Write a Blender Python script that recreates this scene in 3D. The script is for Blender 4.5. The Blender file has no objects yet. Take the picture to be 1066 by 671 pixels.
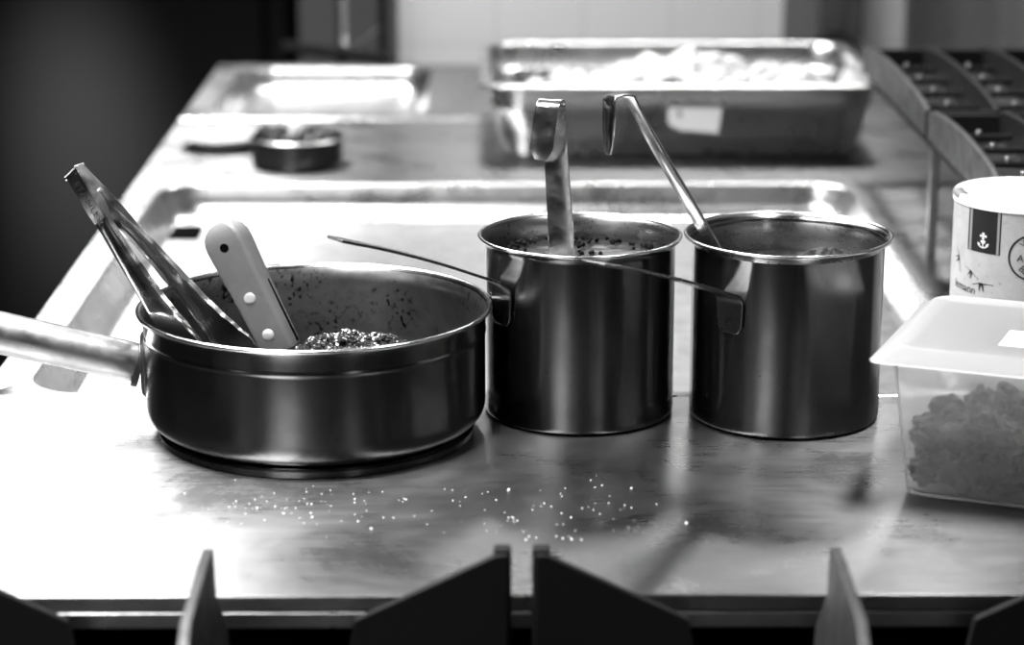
import bpy, bmesh, math, random
from mathutils import Vector, Matrix, noise
random.seed(7)
S = bpy.context.scene
COL = S.collection
PI = math.pi

# ------------------------------------------------------------ materials
def new_mat(name):
    m = bpy.data.materials.new(name); m.use_nodes = True
    nt = m.node_tree
    return m, nt, nt.nodes['Principled BSDF'], nt.nodes, nt.links

def grey(v): return (v, v, v, 1)

def plain(name, v, rough=.5, metal=0., spec=.5, coat=0.):
    m, nt, b, N, L = new_mat(name)
    b.inputs['Base Color'].default_value = grey(v)
    b.inputs['Roughness'].default_value = rough
    b.inputs['Metallic'].default_value = metal
    b.inputs['Specular IOR Level'].default_value = spec
    b.inputs['Coat Weight'].default_value = coat
    return m

def tex_noise(N, L, scale, stretch=(1, 1, 1), detail=4, rough=.6, coord='Object', dist=0.):
    tc = N.new('ShaderNodeTexCoord'); mp = N.new('ShaderNodeMapping')
    mp.inputs['Scale'].default_value = stretch
    nz = N.new('ShaderNodeTexNoise'); nz.inputs['Scale'].default_value = scale
    nz.inputs['Detail'].default_value = detail; nz.inputs['Roughness'].default_value = rough
    nz.inputs['Distortion'].default_value = dist
    L.new(tc.outputs[coord], mp.inputs[0]); L.new(mp.outputs[0], nz.inputs[0])
    return nz.outputs['Fac']

def ramp(N, L, src, a, b, va, vb):
    r = N.new('ShaderNodeMapRange'); r.inputs[1].default_value = a; r.inputs[2].default_value = b
    r.inputs[3].default_value = va; r.inputs[4].default_value = vb
    L.new(src, r.inputs[0]); return r.outputs[0]

def mul(N, L, a, b, op='MULTIPLY'):
    m = N.new('ShaderNodeMath'); m.operation = op
    L.new(a, m.inputs[0])
    if isinstance(b, (int, float)): m.inputs[1].default_value = b
    else: L.new(b, m.inputs[1])
    return m.outputs[0]

def steel(name, base, rough, aniso=0., axis=(0, 0, 1), grain=(1, 1, 1), grain_scale=60, grain_bump=.02,
          stain=.0, stain_scale=6, metal=1., rough_var=.08, specks=0., speck_scale=90, speck_low=.62, speck_stretch=(1, 1, 1)):
    m, nt, b, N, L = new_mat(name)
    b.inputs['Metallic'].default_value = metal
    if aniso:
        b.inputs['Anisotropic'].default_value = aniso
        v = N.new('ShaderNodeCombineXYZ')
        for i in range(3): v.inputs[i].default_value = axis[i]
        L.new(v.outputs[0], b.inputs['Tangent'])
    st = tex_noise(N, L, stain_scale, detail=6, rough=.65, dist=.4)
    gr = tex_noise(N, L, grain_scale, stretch=grain, detail=5)
    rr = mul(N, L, ramp(N, L, st, .3, .7, rough - rough_var, rough + rough_var), ramp(N, L, gr, .3, .7, .9, 1.1))
    L.new(rr, b.inputs['Roughness'])
    c = ramp(N, L, st, .35, .7, base, base * (1 - stain))
    if specks:
        sp = tex_noise(N, L, speck_scale, stretch=speck_stretch, detail=3, rough=.5)
        patch = tex_noise(N, L, speck_scale * .12, detail=2)
        k = mul(N, L, ramp(N, L, sp, speck_low, speck_low + .06, 0, 1), ramp(N, L, patch, .45, .6, 0, 1))
        c = mul(N, L, c, ramp(N, L, k, 0, 1, 1, 1 - specks))
    cc = N.new('ShaderNodeCombineColor')
    for i in range(3): L.new(c, cc.inputs[i])
    L.new(cc.outputs[0], b.inputs['Base Color'])
    if grain_bump:
        bp = N.new('ShaderNodeBump'); bp.inputs['Strength'].default_value = grain_bump
        bp.inputs['Distance'].default_value = .001
        L.new(gr, bp.inputs['Height']); L.new(bp.outputs[0], b.inputs['Normal'])
    return m

M = {}
M['deck'] = steel('brushed_worktop_steel', .22, .31, .93, (0, 1, 0), grain=(.12, 2.2, 1), grain_scale=120, grain_bump=.03,
                  stain=.35, stain_scale=9, rough_var=.09, specks=.0)
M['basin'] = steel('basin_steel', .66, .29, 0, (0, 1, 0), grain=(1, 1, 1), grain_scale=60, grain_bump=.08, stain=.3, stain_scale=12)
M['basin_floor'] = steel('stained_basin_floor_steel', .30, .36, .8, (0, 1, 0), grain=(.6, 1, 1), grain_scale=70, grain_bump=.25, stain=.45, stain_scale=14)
M['pot'] = steel('pot_steel', .17, .21, .6, (0, 0, 1), grain=(1, 1, .15), grain_scale=90, grain_bump=.02, stain=.22, stain_scale=22,
                 rough_var=.04, specks=.75, speck_scale=330, speck_low=.66)
M['pot_inner'] = steel('pot_inner_steel', .30, .30, .6, (0, 0, 1), grain=(.2, .2, 2), grain_scale=120, grain_bump=.03, stain=.35, stain_scale=30,
                       specks=.85, speck_scale=260, speck_low=.6)
M['pan_inner'] = steel('scorched_pan_inner_steel', .26, .36, .3, (0, 0, 1), grain=(1, 1, 1), grain_scale=80, grain_bump=.1, stain=.6, stain_scale=18,
                       specks=.95, speck_scale=210, speck_low=.56)
M['rim'] = steel('polished_rim_steel', .75, .22, 0, grain_bump=0, stain=.1)
M['polish'] = steel('polished_utensil_steel', .72, .2, 0, grain=(1, 1, 1), grain_scale=60, grain_bump=.02, stain=.25, stain_scale=60)
M['dull'] = steel('dull_handle_steel', .36, .33, 0, grain=(1, 1, 1), grain_scale=200, grain_bump=.06, stain=.3, stain_scale=45)
M['strap'] = steel('dark_strap_steel', .16, .3, 0, grain=(1, 1, 1), grain_scale=200, grain_bump=.05, stain=.3, stain_scale=45)
M['cast_tube'] = steel('satin_tube_steel', .45, .36, 0, grain=(1, 1, 1), grain_scale=140, grain_bump=.08, stain=.25, stain_scale=30)
M['iron'] = plain('cast_iron', .006, .6, 0, .15)
M['iron_worn'] = steel('worn_cast_iron', .035, .5, 0, grain_scale=200, grain_bump=.3, stain=.5, stain_scale=40, metal=.3)
M['black'] = plain('black_void_steel', .008, .6)
M['hotel'] = steel('hotel_pan_steel', .58, .28, .3, (0, 0, 1), grain_bump=.02, stain=.15)
M['white_plastic'] = plain('white_plastic', .80, .4)
M['grip'] = steel('grey_moulded_grip', .155, .45, 0, grain=(1, 1, 1), grain_scale=300, grain_bump=.1, stain=.15, stain_scale=80, metal=0)
M['rivet'] = plain('bright_rivet', .9, .35, .6)
M['hole'] = plain('dark_hole', .003, 1, 0, 0)
M['paper'] = steel('mottled_paper_label', .45, .55, 0, grain_bump=0, stain=.22, stain_scale=55, metal=0, specks=.3, speck_scale=300, speck_low=.62)
M['ink'] = plain('black_ink', .012, .45)
M['ink_grey'] = plain('grey_ink', .25, .5)
M['white_ink'] = plain('white_ink', .8, .5)
M['whitefood'] = plain('pale_food', .45, .5)
M['darkfood'] = plain('dark_cooked_food', .010, .4, 0, .2)
M['crust'] = plain('dark_crust', .006, .8, 0, .08)
M['sauce'] = plain('dark_sauce', .02, .3, 0, .3)
M['bit'] = plain('glossy_mince', .025, .14, 0, .9)
M['salt'] = plain('salt_grain', .85, .4)
M['ceramic'] = plain('pale_glazed_dish', .30, .25)
M['darkdish'] = plain('dark_enamel_dish', .02, .3, .2)
M['switch'] = steel('dull_switch_box', .10, .45, 0, grain_bump=0, stain=.4, stain_scale=20, metal=.4)
M['panelgrey'] = plain('grey_painted_panel', .12, .6)
M['cladding'] = steel('dark_cladding_steel', .10, .5, 0, grain_bump=0, stain=.5, stain_scale=3, metal=.8)
M['cabinet'] = plain('dark_cabinet_paint', .02, .7)
M['darkwall'] = plain('dark_room_surface', .006, .7)

def tile_mat():
    m, nt, b, N, L = new_mat('glazed_wall_tile')
    tc = N.new('ShaderNodeTexCoord'); mp = N.new('ShaderNodeMapping')
    mp.inputs['Rotation'].default_value = (PI / 2, 0, 0)
    br = N.new('ShaderNodeTexBrick'); br.offset = 0; br.inputs['Scale'].default_value = 1
    br.inputs['Brick Width'].default_value = .15; br.inputs['Row Height'].default_value = .15
    br.inputs['Mortar Size'].default_value = .003
    br.inputs['Color1'].default_value = grey(.60); br.inputs['Color2'].default_value = grey(.59); br.inputs['Mortar'].default_value = grey(.53)
    L.new(tc.outputs['Object'], mp.inputs[0]); L.new(mp.outputs[0], br.inputs[0]); L.new(br.outputs[0], b.inputs['Base Color'])
    b.inputs['Roughness'].default_value = .35
    return m
M['tile'] = tile_mat()

def floor_mat():
    m, nt, b, N, L = new_mat('dark_kitchen_floor')
    f = tex_noise(N, L, 4, detail=5)
    c = ramp(N, L, f, .3, .7, .05, .12)
    cc = N.new('ShaderNodeCombineColor')
    for i in range(3): L.new(c, cc.inputs[i])
    L.new(cc.outputs[0], b.inputs['Base Color']); b.inputs['Roughness'].default_value = .6
    return m
M['floor'] = floor_mat()

def frosted(name, base, clear, rough):
    m = bpy.data.materials.new(name); m.use_nodes = True
    nt = m.node_tree; N = nt.nodes; L = nt.links; N.clear()
    o = N.new('ShaderNodeOutputMaterial')
    g = N.new('ShaderNodeBsdfGlass'); g.inputs['Roughness'].default_value = rough; g.inputs['IOR'].default_value = 1.03
    g.inputs['Color'].default_value = grey(.95)
    d = N.new('ShaderNodeBsdfDiffuse'); d.inputs[0].default_value = grey(base)
    t = N.new('ShaderNodeBsdfTranslucent'); t.inputs[0].default_value = grey(base)
    mx = N.new('ShaderNodeMixShader'); mx.inputs[0].default_value = .88
    L.new(d.outputs[0], mx.inputs[1]); L.new(t.outputs[0], mx.inputs[2])
    m2 = N.new('ShaderNodeMixShader'); m2.inputs[0].default_value = clear
    L.new(mx.outputs[0], m2.inputs[1]); L.new(g.outputs[0], m2.inputs[2])
    gl = N.new('ShaderNodeBsdfGlossy'); gl.inputs['Roughness'].default_value = .25
    m3 = N.new('ShaderNodeMixShader'); m3.inputs[0].default_value = .05
    L.new(m2.outputs[0], m3.inputs[1]); L.new(gl.outputs[0], m3.inputs[2])
    L.new(m3.outputs[0], o.inputs[0])
    return m
M['tub'] = frosted('frosted_tub_plastic', .75, .90, .26)
M['lid'] = frosted('milky_lid_plastic', .88, .12, .3)

# ------------------------------------------------------------ object helpers
def thing(name, label, cat, loc=(0, 0, 0), group=None, kind=None):
    o = bpy.data.objects.new(name, None); COL.objects.link(o); o.location = loc
    o['label'] = label; o['category'] = cat
    if group: o['group'] = group
    if kind: o['kind'] = kind
    return o

def link(name, bm, mat, parent=None, smooth=True, bevel=0., solid=0., sub=0, angle=40):
    me = bpy.data.meshes.new(name)
    bmesh.ops.recalc_face_normals(bm, faces=bm.faces)
    if parent is not None:   # geometry is given in world space
        base = parent
        off = Vector((0, 0, 0))
        while base is not None:
            off += base.location; base = base.parent
        bmesh.ops.translate(bm, verts=bm.verts, vec=-off)
    bm.to_mesh(me); bm.free()
    for p in me.polygons: p.use_smooth = smooth
    o = bpy.data.objects.new(name, me); COL.objects.link(o)
    if isinstance(mat, (list, tuple)):
        for k in mat: me.materials.append(M[k])
    else: me.materials.append(M[mat])
    if parent is not None: o.parent = parent
    if smooth:
        try: me.set_sharp_from_angle(angle=math.radians(angle))
        except Exception: pass
    if solid:
        md = o.modifiers.new('thick', 'SOLIDIFY'); md.thickness = solid; md.offset = 0
    if bevel:
        md = o.modifiers.new('bevel', 'BEVEL'); md.width = bevel; md.segments = 3; md.limit_method = 'ANGLE'
        md.angle_limit = math.radians(35)
    if sub:
        md = o.modifiers.new('sub', 'SUBSURF'); md.levels = sub; md.render_levels = sub
    return o

def tag(o, label, cat, group=None, kind=None):
    o['label'] = label; o['category'] = cat
    if group: o['group'] = group
    if kind: o['kind'] = kind
    return o

def bm_new(): return bmesh.new()

def add_box(bm, lo, hi, M4=None):
    x0, y0, z0 = lo; x1, y1, z1 = hi
    c = [(x0, y0, z0), (x1, y0, z0), (x1, y1, z0), (x0, y1, z0), (x0, y0, z1), (x1, y0, z1), (x1, y1, z1), (x0, y1, z1)]
    v = [bm.verts.new(M4 @ Vector(p) if M4 else p) for p in c]
    for f in ((0, 3, 2, 1), (4, 5, 6, 7), (0, 1, 5, 4), (1, 2, 6, 5), (2, 3, 7, 6), (3, 0, 4, 7)):
        bm.faces.new([v[i] for i in f])
    return v

def add_loops(bm, loops, cap0=True, cap1=True, closed=True):
    rings = [[bm.verts.new(p) for p in lp] for lp in loops]
    n = len(rings[0])
    for a, b in zip(rings, rings[1:]):
        for i in range(n if closed else n - 1):
            j = (i + 1) % n
            bm.faces.new((a[i], a[j], b[j], b[i]))
    if cap0: bm.faces.new(rings[0])
    if cap1: bm.faces.new(rings[-1])
    return rings

def lathe(bm, prof, c, n=96, sweep=None):
    """prof: (r, z) list; r = 0 closes to a point"""
    rings = []
    for r, z in prof:
        if r < 1e-6: rings.append([bm.verts.new((c[0], c[1], c[2] + z))])
        else: rings.append([bm.verts.new((c[0] + r * math.cos(2 * PI * i / n), c[1] + r * math.sin(2 * PI * i / n), c[2] + z)) for i in range(n)])
    for a, b in zip(rings, rings[1:]):
        for i in range(n):
            j = (i + 1) % n
            if len(a) == 1 and len(b) == 1: continue
            if len(a) == 1: bm.faces.new((a[0], b[j], b[i]))
            elif len(b) == 1: bm.faces.new((a[i], a[j], b[0]))
            else: bm.faces.new((a[i], a[j], b[j], b[i]))

def frame(t, up):
    t = t.normalized(); s = t.cross(up)
    if s.length < 1e-5: s = t.cross(Vector((1, 0, 0)))
    s.normalize(); return t, s, s.cross(t).normalized()

def tube(bm, pts, radii, n=20, up=(0, 0, 1), flat=1.):
    pts = [Vector(p) for p in pts]; loops = []
    for i, p in enumerate(pts):
        t = (pts[min(i + 1, len(pts) - 1)] - pts[max(i - 1, 0)])
        t, s, u = frame(t, Vector(up))
        r = radii[i] if isinstance(radii, (list, tuple)) else radii
        loops.append([p + s * (r * math.cos(2 * PI * k / n)) + u * (r * flat * math.sin(2 * PI * k / n)) for k in range(n)])
    add_loops(bm, loops)

def strip(bm, pts, widths, side, thick, crown=0., nseg=6):
    """band following pts, its width along `side`; crown bends the section into a shallow channel"""
    pts = [Vector(p) for p in pts]; loops = []
    sd = Vector(side).normalized()
    pn = None
    for i, p in enumerate(pts):
        t = (pts[min(i + 1, len(pts) - 1)] - pts[max(i - 1, 0)]).normalized()
        s = (sd - t * sd.dot(t)).normalized(); nrm = t.cross(s)
        if pn is not None and nrm.dot(pn) < -.2: nrm = -nrm
        pn = nrm
        w = widths[i] if isinstance(widths, (list, tuple)) else widths
        cr = crown[i] if isinstance(crown, (list, tuple)) else crown
        top, bot = [], []
        for k in range(nseg + 1):
            q = k / nseg * 2 - 1
            base = p + s * (q * w / 2) - nrm * (cr * q * q)
            top.append(base + nrm * thick / 2); bot.append(base - nrm * thick / 2)
        loops.append(top + bot[::-1])
    add_loops(bm, loops)

def smooth_path(pts, k=6):
    pts = [Vector(p) for p in pts]; out = []
    for i in range(len(pts) - 1):
        p0 = pts[max(i - 1, 0)]; p1 = pts[i]; p2 = pts[i + 1]; p3 = pts[min(i + 2, len(pts) - 1)]
        for j in range(k):
            t = j / k
            out.append(.5 * ((2 * p1) + (p2 - p0) * t + (2 * p0 - 5 * p1 + 4 * p2 - p3) * t * t + (3 * p1 - p0 - 3 * p2 + p3) * t ** 3))
    out.append(pts[-1]); return out

def interp(a, n):
    """resample list a to n values"""
    out = []
    for i in range(n):
        t = i / (n - 1) * (len(a) - 1); k = min(int(t), len(a) - 2); out.append(a[k] + (a[k + 1] - a[k]) * (t - k))
    return out

def rrect(x0, x1, y0, y1, r, z, n=10):
    out = []
    for cx, cy, a0 in ((x1 - r, y1 - r, 0), (x0 + r, y1 - r, 90), (x0 + r, y0 + r, 180), (x1 - r, y0 + r, 270)):
        for i in range(n + 1):
            a = math.radians(a0 + 90 * i / n)
            out.append((cx + r * math.cos(a), cy + r * math.sin(a), z))
    return out

def rot_loop(lp, c, ang):
    ca, sa = math.cos(ang), math.sin(ang)
    return [(c[0] + x * ca - y * sa, c[1] + x * sa + y * ca, c[2] + z) for x, y, z in lp]

# ------------------------------------------------------------ cooking counter
XL, XR = -.452, .70
counter = thing('steel_counter', 'long stainless steel cooking counter with sunken basins under all the pots', 'counter', (.12, 1.55, -.9))

def plate(name, x0, x1, y0, y1, z=0, t=.012, mat='deck'):
    bm = bm_new(); add_box(bm, (x0, y0, z - t), (x1, y1, z))
    return link(name, bm, mat, counter, smooth=False, bevel=.0015)
plate('front_plate', XL, XR, 1.533, 2.0045)
plate('middle_plate', XL, XR, 2.9625, 3.384)

def basin(name, y0, y1, bx0, bx1, by0, by1, r, depth, fl):
    bm = bm_new()
    L = [rrect(XL, XR, y0, y1, .001, -.012), rrect(XL, XR, y0, y1, .001, -.0015), rrect(XL + .0015, XR - .0015, y0 + .0015, y1 - .0015, .001, 0)]
    L.append(rrect(bx0 - .004, bx1 + .004, by0 - .004, by1 + .004, r + .004, 0))
    for k in range(1, 5):
        a = k / 4 * PI / 2
        L.append(rrect(bx0 - .004 + .004 * math.sin(a), bx1 + .004 - .004 * math.sin(a), by0 - .004 + .004 * math.sin(a), by1 + .004 - .004 * math.sin(a), r + .004 - .004 * math.sin(a), -.004 + .004 * math.cos(a)))
    f = .028
    for k in range(9):
        a = k / 8 * PI / 2
        ins = .006 + f * (1 - math.cos(a)); zz = -depth + f * (1 - math.sin(a))
        ix = .003 + .016 * k / 8
        L.append(rrect(bx0 + ix, bx1 - ix, by0 + ins, by1 - ins, max(r - ins * .6, .012), zz))
    add_loops(bm, L, cap0=False, cap1=False)
    for fc in bm.faces:
        if fc.calc_center_median().z > -.0003: fc.material_index = 1
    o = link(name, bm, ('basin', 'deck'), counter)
    i2 = .006 + f
    bm = bm_new()
    lp = rrect(bx0 + .019, bx1 - .019, by0 + i2, by1 - i2, max(r - i2 * .6, .012), -depth)
    lp2 = [(x, y, z - .002) for x, y, z in lp]
    add_loops(bm, [lp, lp2])
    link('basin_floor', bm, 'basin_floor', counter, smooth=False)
    return o
basin('front_basin', 2.0065, 2.9605, -.412, .434, 2.022, 2.925, .05, .042, True)
basin('rear_basin', 3.386, 3.89, -.408, -.105, 3.425, 3.85, .05, .042, True)
bm = bm_new()
add_box(bm, (-.392, 2.800, -.0418), (-.357, 2.862, -.0385))
link('drain_plug', bm, 'hole', counter, smooth=False, bevel=.0005)
bm = bm_new(); add_box(bm, (XL + .01, 1.56, -.88), (XR, 3.88, -.05))
link('cabinet_body', bm, 'black', counter, smooth=False)
bm = bm_new(); add_box(bm, (XL, 1.533, -.024), (XR, 1.537, -.0125))
link('front_edge_trim', bm, 'dull', counter, smooth=False, bevel=.001)
bm = bm_new(); add_box(bm, (XL, 1.545, -.05), (XL + .004, 3.89, -.0125))
link('side_edge_trim', bm, 'dull', counter, smooth=False)

# ------------------------------------------------------------ stove and its pan supports in front
stove = thing('gas_stove', 'black gas stove top in front of the steel counter edge', 'stove', (.01, 1.3, -.9))
bm = bm_new(); add_box(bm, (-.8, .95, -.9), (.69, 1.529, -.0662))
link('stove_body', bm, 'black', stove, smooth=False, bevel=.004)
for bx in (-.19, .225):
    bm = bm_new(); lathe(bm, [(0, 0), (.05, 0), (.05, .012), (.035, .018), (0, .018)], (bx, 1.28, -.066), 40)
    link('burner', bm, 'iron_worn', stove)

def grate(cx, label):
    x0, x1, Y = cx - .199, cx + .199, 1.507
    g = thing('pan_support_grate', label, 'stove grate', (cx, 1.3, -.066), 'cast iron grates of the gas stove')
    # rear and front rail: plates whose upper edge rises towards the corners
    for nm, yy in (('rear_rail', Y), ('front_rail', 1.10)):
        bm = bm_new(); t = .008
        xs = [x0, x0 + .008, x0 + .103, x0 + .108, x1 - .108, x1 - .103, x1 - .008, x1]
        zs = [.040, .040, -.006, -.034, -.034, -.006, .040, .040]
        lps = [[(x, yy - t / 2, -.058), (x, yy + t / 2, -.058), (x, yy + t / 2, z - .0015), (x, yy + .001, z), (x, yy - t / 2, z)] for x, z in zip(xs, zs)]
        add_loops(bm, lps); link(nm, bm, 'iron', g, bevel=.0012)
    for xx in (x0 + .004, x1 - .004):
        bm = bm_new()
        add_box(bm, (xx - .004, 1.10, -.058), (xx + .004, 1.507, -.030))
        link('side_rail', bm, 'iron', g, smooth=False, bevel=.0015)
        for yy in (1.108, 1.512):
            bm = bm_new(); add_box(bm, (xx - .006, yy - .006, -.066), (xx + .006, yy + .006, .043))
            link('corner_post', bm, 'iron', g, smooth=False, bevel=.002)
    # upright fingers running in towards the burner
    for sgn in (1, -1):
        bm = bm_new(); yc = 1.305
        ye = yc + sgn * .197; yi = yc + sgn * .055
        prof = lambda y, zt, w: [(cx - w, y, -.058), (cx + w, y, -.058), (cx + w * .8, y, -.01), (cx + .0045, y, .012), (cx + .0035, y, zt), (cx - .0035, y, zt), (cx - .0045, y, .012), (cx - w * .8, y, -.01)]
        add_loops(bm, [prof(ye, .046, .014), prof(ye - sgn * .03, .047, .010), prof(yi + sgn * .02, .043, .006), prof(yi, .030, .006)])
        link('finger', bm, 'iron_worn', g, bevel=.001)
    for sgn in (1, -1):
        bm = bm_new()
        xe = cx + sgn * .195; xi = cx + sgn * .055
        lps = [[(x, 1.301, -.04), (x, 1.309, -.04), (x, 1.308, zt), (x, 1.302, zt)] for x, zt in ((xe, .03), (cx + sgn * .12, .036), (xi, .03))]
        add_loops(bm, lps); link('finger', bm, 'iron_worn', g, bevel=.001)
    return g
grate(-.1915, 'black cast iron grate at bottom left, in front of the wide saute pan')
grate(.2245, 'black cast iron grate at bottom right, in front of the plastic tub')

# ------------------------------------------------------------ pots
def pot_profile(r, h, R, t=.0016):
    k = r - .006
    out = [(0, .0)]
    for i in range(7):
        a = i / 6 * PI / 2
        out.append((r - .007 + .007 * math.sin(a), .006 - .006 * math.cos(a)))
    out += [(r, .0075), (r, .011), (r, h * .3), (r, h * .6), (r, h - .016), (r, h - .0085), (r, h - .0065), (r + (R - r) * .25, h - .0035), (R - .0010, h - .0010), (R, h - .0005), (R - .0006, h)]
    return out
def inner_profile(r, h, R, t=.0016):
    out = [(R - .0006, h), (R - .0022, h - .0008), (r + (R - r) * .35 - t, h - .0050), (r + (R - r) * .08 - t, h - .0120), (r - t, h - .018), (r - t, h * .5), (r - t, .012), (r - .009, .0025), (0, .002)]
    return out

def deep_pot(cx, cy, r, h, R, label):
    p = thing('deep_pot', label, 'pot', (cx, cy, 0), 'tall steel bain-marie pots')
    bm = bm_new(); lathe(bm, pot_profile(r, h, R), (cx, cy, 0), 128)
    link('body', bm, 'pot', p, angle=60)
    bm = bm_new(); lathe(bm, inner_profile(r, h, R), (cx, cy, 0), 128)
    link('inner_wall', bm, 'pot_inner', p, angle=60)
    bm = bm_new(); lathe(bm, [(R - .0030, h - .0016), (R - .0022, h + .0004), (R - .0008, h + .0007), (R + .0004, h - .0004), (R - .0002, h - .0022), (R - .0026, h - .0024), (R - .0030, h - .0016)], (cx, cy, 0), 128)
    link('rim', bm, 'rim', p, angle=80)
    return p

def strap_handle(parent, cx, cy, r, az, ztop, zbot, length, zend, bow=0.):
    d = Vector((-math.sin(az), -math.cos(az), 0)); side = Vector((-d.y, d.x, 0))
    a = Vector((cx, cy, 0)) + d * (r + .0014)
    P = lambda t, z: tuple(a + d * t + Vector((0, 0, z)))
    pts = [P(0, zbot), P(0, zbot + .006), P(0, ztop - .014)]
    for k in range(1, 7):                     # the bend at the top of the plate
        q = k / 6 * PI / 2 * .83
        pts.append(P(.011 - .011 * math.cos(q), ztop - .014 + .011 * math.sin(q)))
    n = 12; z0 = ztop - .003
    for k in range(1, n + 1):
        u = k / n
        pts.append(P(.010 + (length - .010) * u, z0 + (zend - z0) * u + bow * math.sin(PI * u)))
    ws = [.016, .024] + [.026] * 7 + [.0235 - .004 * k / 8 for k in range(1, 9)] + [.0185, .020, .024, .022]
    bm = bm_new(); strip(bm, pts, ws, side, .0024, 0, 4)
    link('handle', bm, 'strap', parent, bevel=.0007)

midpot = deep_pot(.070, 1.966, .080, .154, .0855, 'tall steel pot in the middle, holding foamy broth and a flat upright ladle handle')
strap_handle(midpot, .070, 1.966, .080, math.radians(54), .1298, .088, .161, .1825, .003)
rightpot = deep_pot(.2435, 1.954, .080, .157, .0868, 'tall steel pot on the right beside the frosted tub, dark inside')
strap_handle(rightpot, .2435, 1.954, .080, math.radians(40.8), .1253, .0875, .180, .179, .003)

# contents
def blob_surface(name, cx, cy, r, z, amp, freq, mat, label, cat, seed=0, mound=None, rings=40, n=120, kind='stuff', flat_edge=False):
    bm = bm_new(); rr = []
    def h(x, y):
        v = noise.fractal(Vector((x * freq, y * freq, seed)), .8, 2.1, 5) * amp
        if mound:
            mx, my, ms, mh = mound
            v += mh * math.exp(-(((x - mx) ** 2 + (y - my) ** 2) / (2 * ms * ms)))
        return v
    c0 = bm.verts.new((cx, cy, z + h(cx, cy)))
    for k in range(1, rings + 1):
        q = r * k / rings
        e = 1 if not flat_edge else min(1, (rings - k) / 6)
        rr.append([bm.verts.new((cx + q * math.cos(2 * PI * i / n), cy + q * math.sin(2 * PI * i / n),
                                 z + h(cx + q * math.cos(2 * PI * i / n), cy + q * math.sin(2 * PI * i / n)) * e)) for i in range(n)])
    for i in range(n): bm.faces.new((c0, rr[0][i], rr[0][(i + 1) % n]))
    for a, b in zip(rr, rr[1:]):
        for i in range(n):
            j = (i + 1) % n; bm.faces.new((a[i], b[i], b[j], a[j]))
    bot = [bm.verts.new((v.co.x, v.co.y, z - .02)) for v in rr[-1]]
    for i in range(n):
        j = (i + 1) % n; bm.faces.new((rr[-1][i], bot[i], bot[j], rr[-1][j]))
    bm.faces.new(bot)
    return tag(link(name, bm, mat, None), label, cat, kind=kind)

def add_lump(bm, c, r, seed, rough=.35, sub=2, sc=(1, 1, 1)):
    ret = bmesh.ops.create_icosphere(bm, subdivisions=sub, radius=1)
    R3 = Matrix.Rotation(random.random() * 6.28, 3, 'Z')
    if sc[2] > .35: R3 = R3 @ Matrix.Rotation(random.random() * 6.28, 3, 'X')
    for v in ret['verts']:
        d = v.co.normalized()
        k = 1 + rough * noise.noise(d * 1.7 + Vector((seed, seed * .7, 3)))+ rough * .4 * noise.noise(d * 5 + Vector((seed, 1, seed)))
        q = R3 @ Vector((d.x * sc[0], d.y * sc[1], d.z * sc[2]))
        v.co = Vector(c) + q * (r * k)

# broth and its foam in the middle pot
b = blob_surface('broth', .070, 1.966, .0775, .1315, .0012, 60, 'sauce', 'dark broth surface inside the middle pot', 'broth', 3, flat_edge=True)
bm = bm_new()
for i in range(9):
    a = random.random() * 6.28; q = random.random() ** .5
    add_lump(bm, (.104 + q * .026 * math.cos(a), 1.945 + q * .020 * math.sin(a), .1338), .012 + .008 * random.random(), i * 3.1, .25, 3, (1, 1, .13))
for i in range(5):
    add_lump(bm, (.030 + .011 * i + random.uniform(-.004, .004), 1.935 + random.uniform(-.01, .01), .132), .007 + .003 * random.random(), i * 1.7, .3, 3, (1, 1, .2))
tag(link('foam', bm, 'salt', None), 'pale foam floating on the broth in the middle pot', 'foam', kind='stuff')
bm = bm_new()
for i in range(150):
    a = random.random() * 6.28; q = .074 if i < 100 else .074 * random.random() ** .5
    q -= random.random() * .008
    add_lump(bm, (.070 + q * math.cos(a), 1.966 + q * math.sin(a), .1335 + random.random() * .002), .0013 + .0016 * random.random(), i, .5, 1)
tag(link('herb_crumbs', bm, 'crust', None), 'dark herb crumbs round the edge of the broth', 'herbs', kind='stuff')
# dark stew in the right pot
blob_surface('stew', .2435, 1.954, .0775, .125, .010, 30, 'darkfood', 'dark lumpy stew inside the right pot', 'stew', 9, mound=(.285, 1.985, .014, .014), flat_edge=True)

# ------------------------------------------------------------ wide saute pan
px, py, pr, ph, pR = -.1492, 1.909, .1398, .108, .1452
pan = thing('saute_pan', 'wide shallow steel saute pan on the left, with a long tubular handle', 'pan', (px, py, 0))
bm = bm_new()
prof = [(0, 0), (pr - .012, 0), (pr - .010, .001), (pr - .0095, .006), (pr - .012, .0075), (pr - .011, .0085)]
for i in range(9):
    a = i / 8 * PI / 2
    prof.append((pr - .020 + .020 * math.sin(a), .0285 - .020 * math.cos(a)))
prof += [(pr, .0305), (pr, .034), (pr, .05), (pr, .078), (pr, .0840), (pr, .0858), (pr + .0007, .0864), (pr + .0007, .0880), (pr + .0003, .0887), (pr + .0003, .0905), (pr + .0004, .096), (pr + .0006, .1010), (pr + .0009, .1030), (pr + .0018, .1058), (pR - .0010, .1072), (pR, .1075), (pR - .0006, .108)]
lathe(bm, prof, (px, py, 0), 160); link('body', bm, 'pot', pan, angle=50)
bm = bm_new(); lathe(bm, [(pR - .0006, .108), (pR - .0025, .1072), (pr + .0008, .1035), (pr - .0012, .0985), (pr - .0016, .0940), (pr - .0016, .05), (pr - .0016, .03), (pr - .008, .014), (pr - .02, .0105), (0, .010)], (px, py, 0), 160)
link('inner_wall', bm, 'pan_inner', pan, angle=60)
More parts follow.
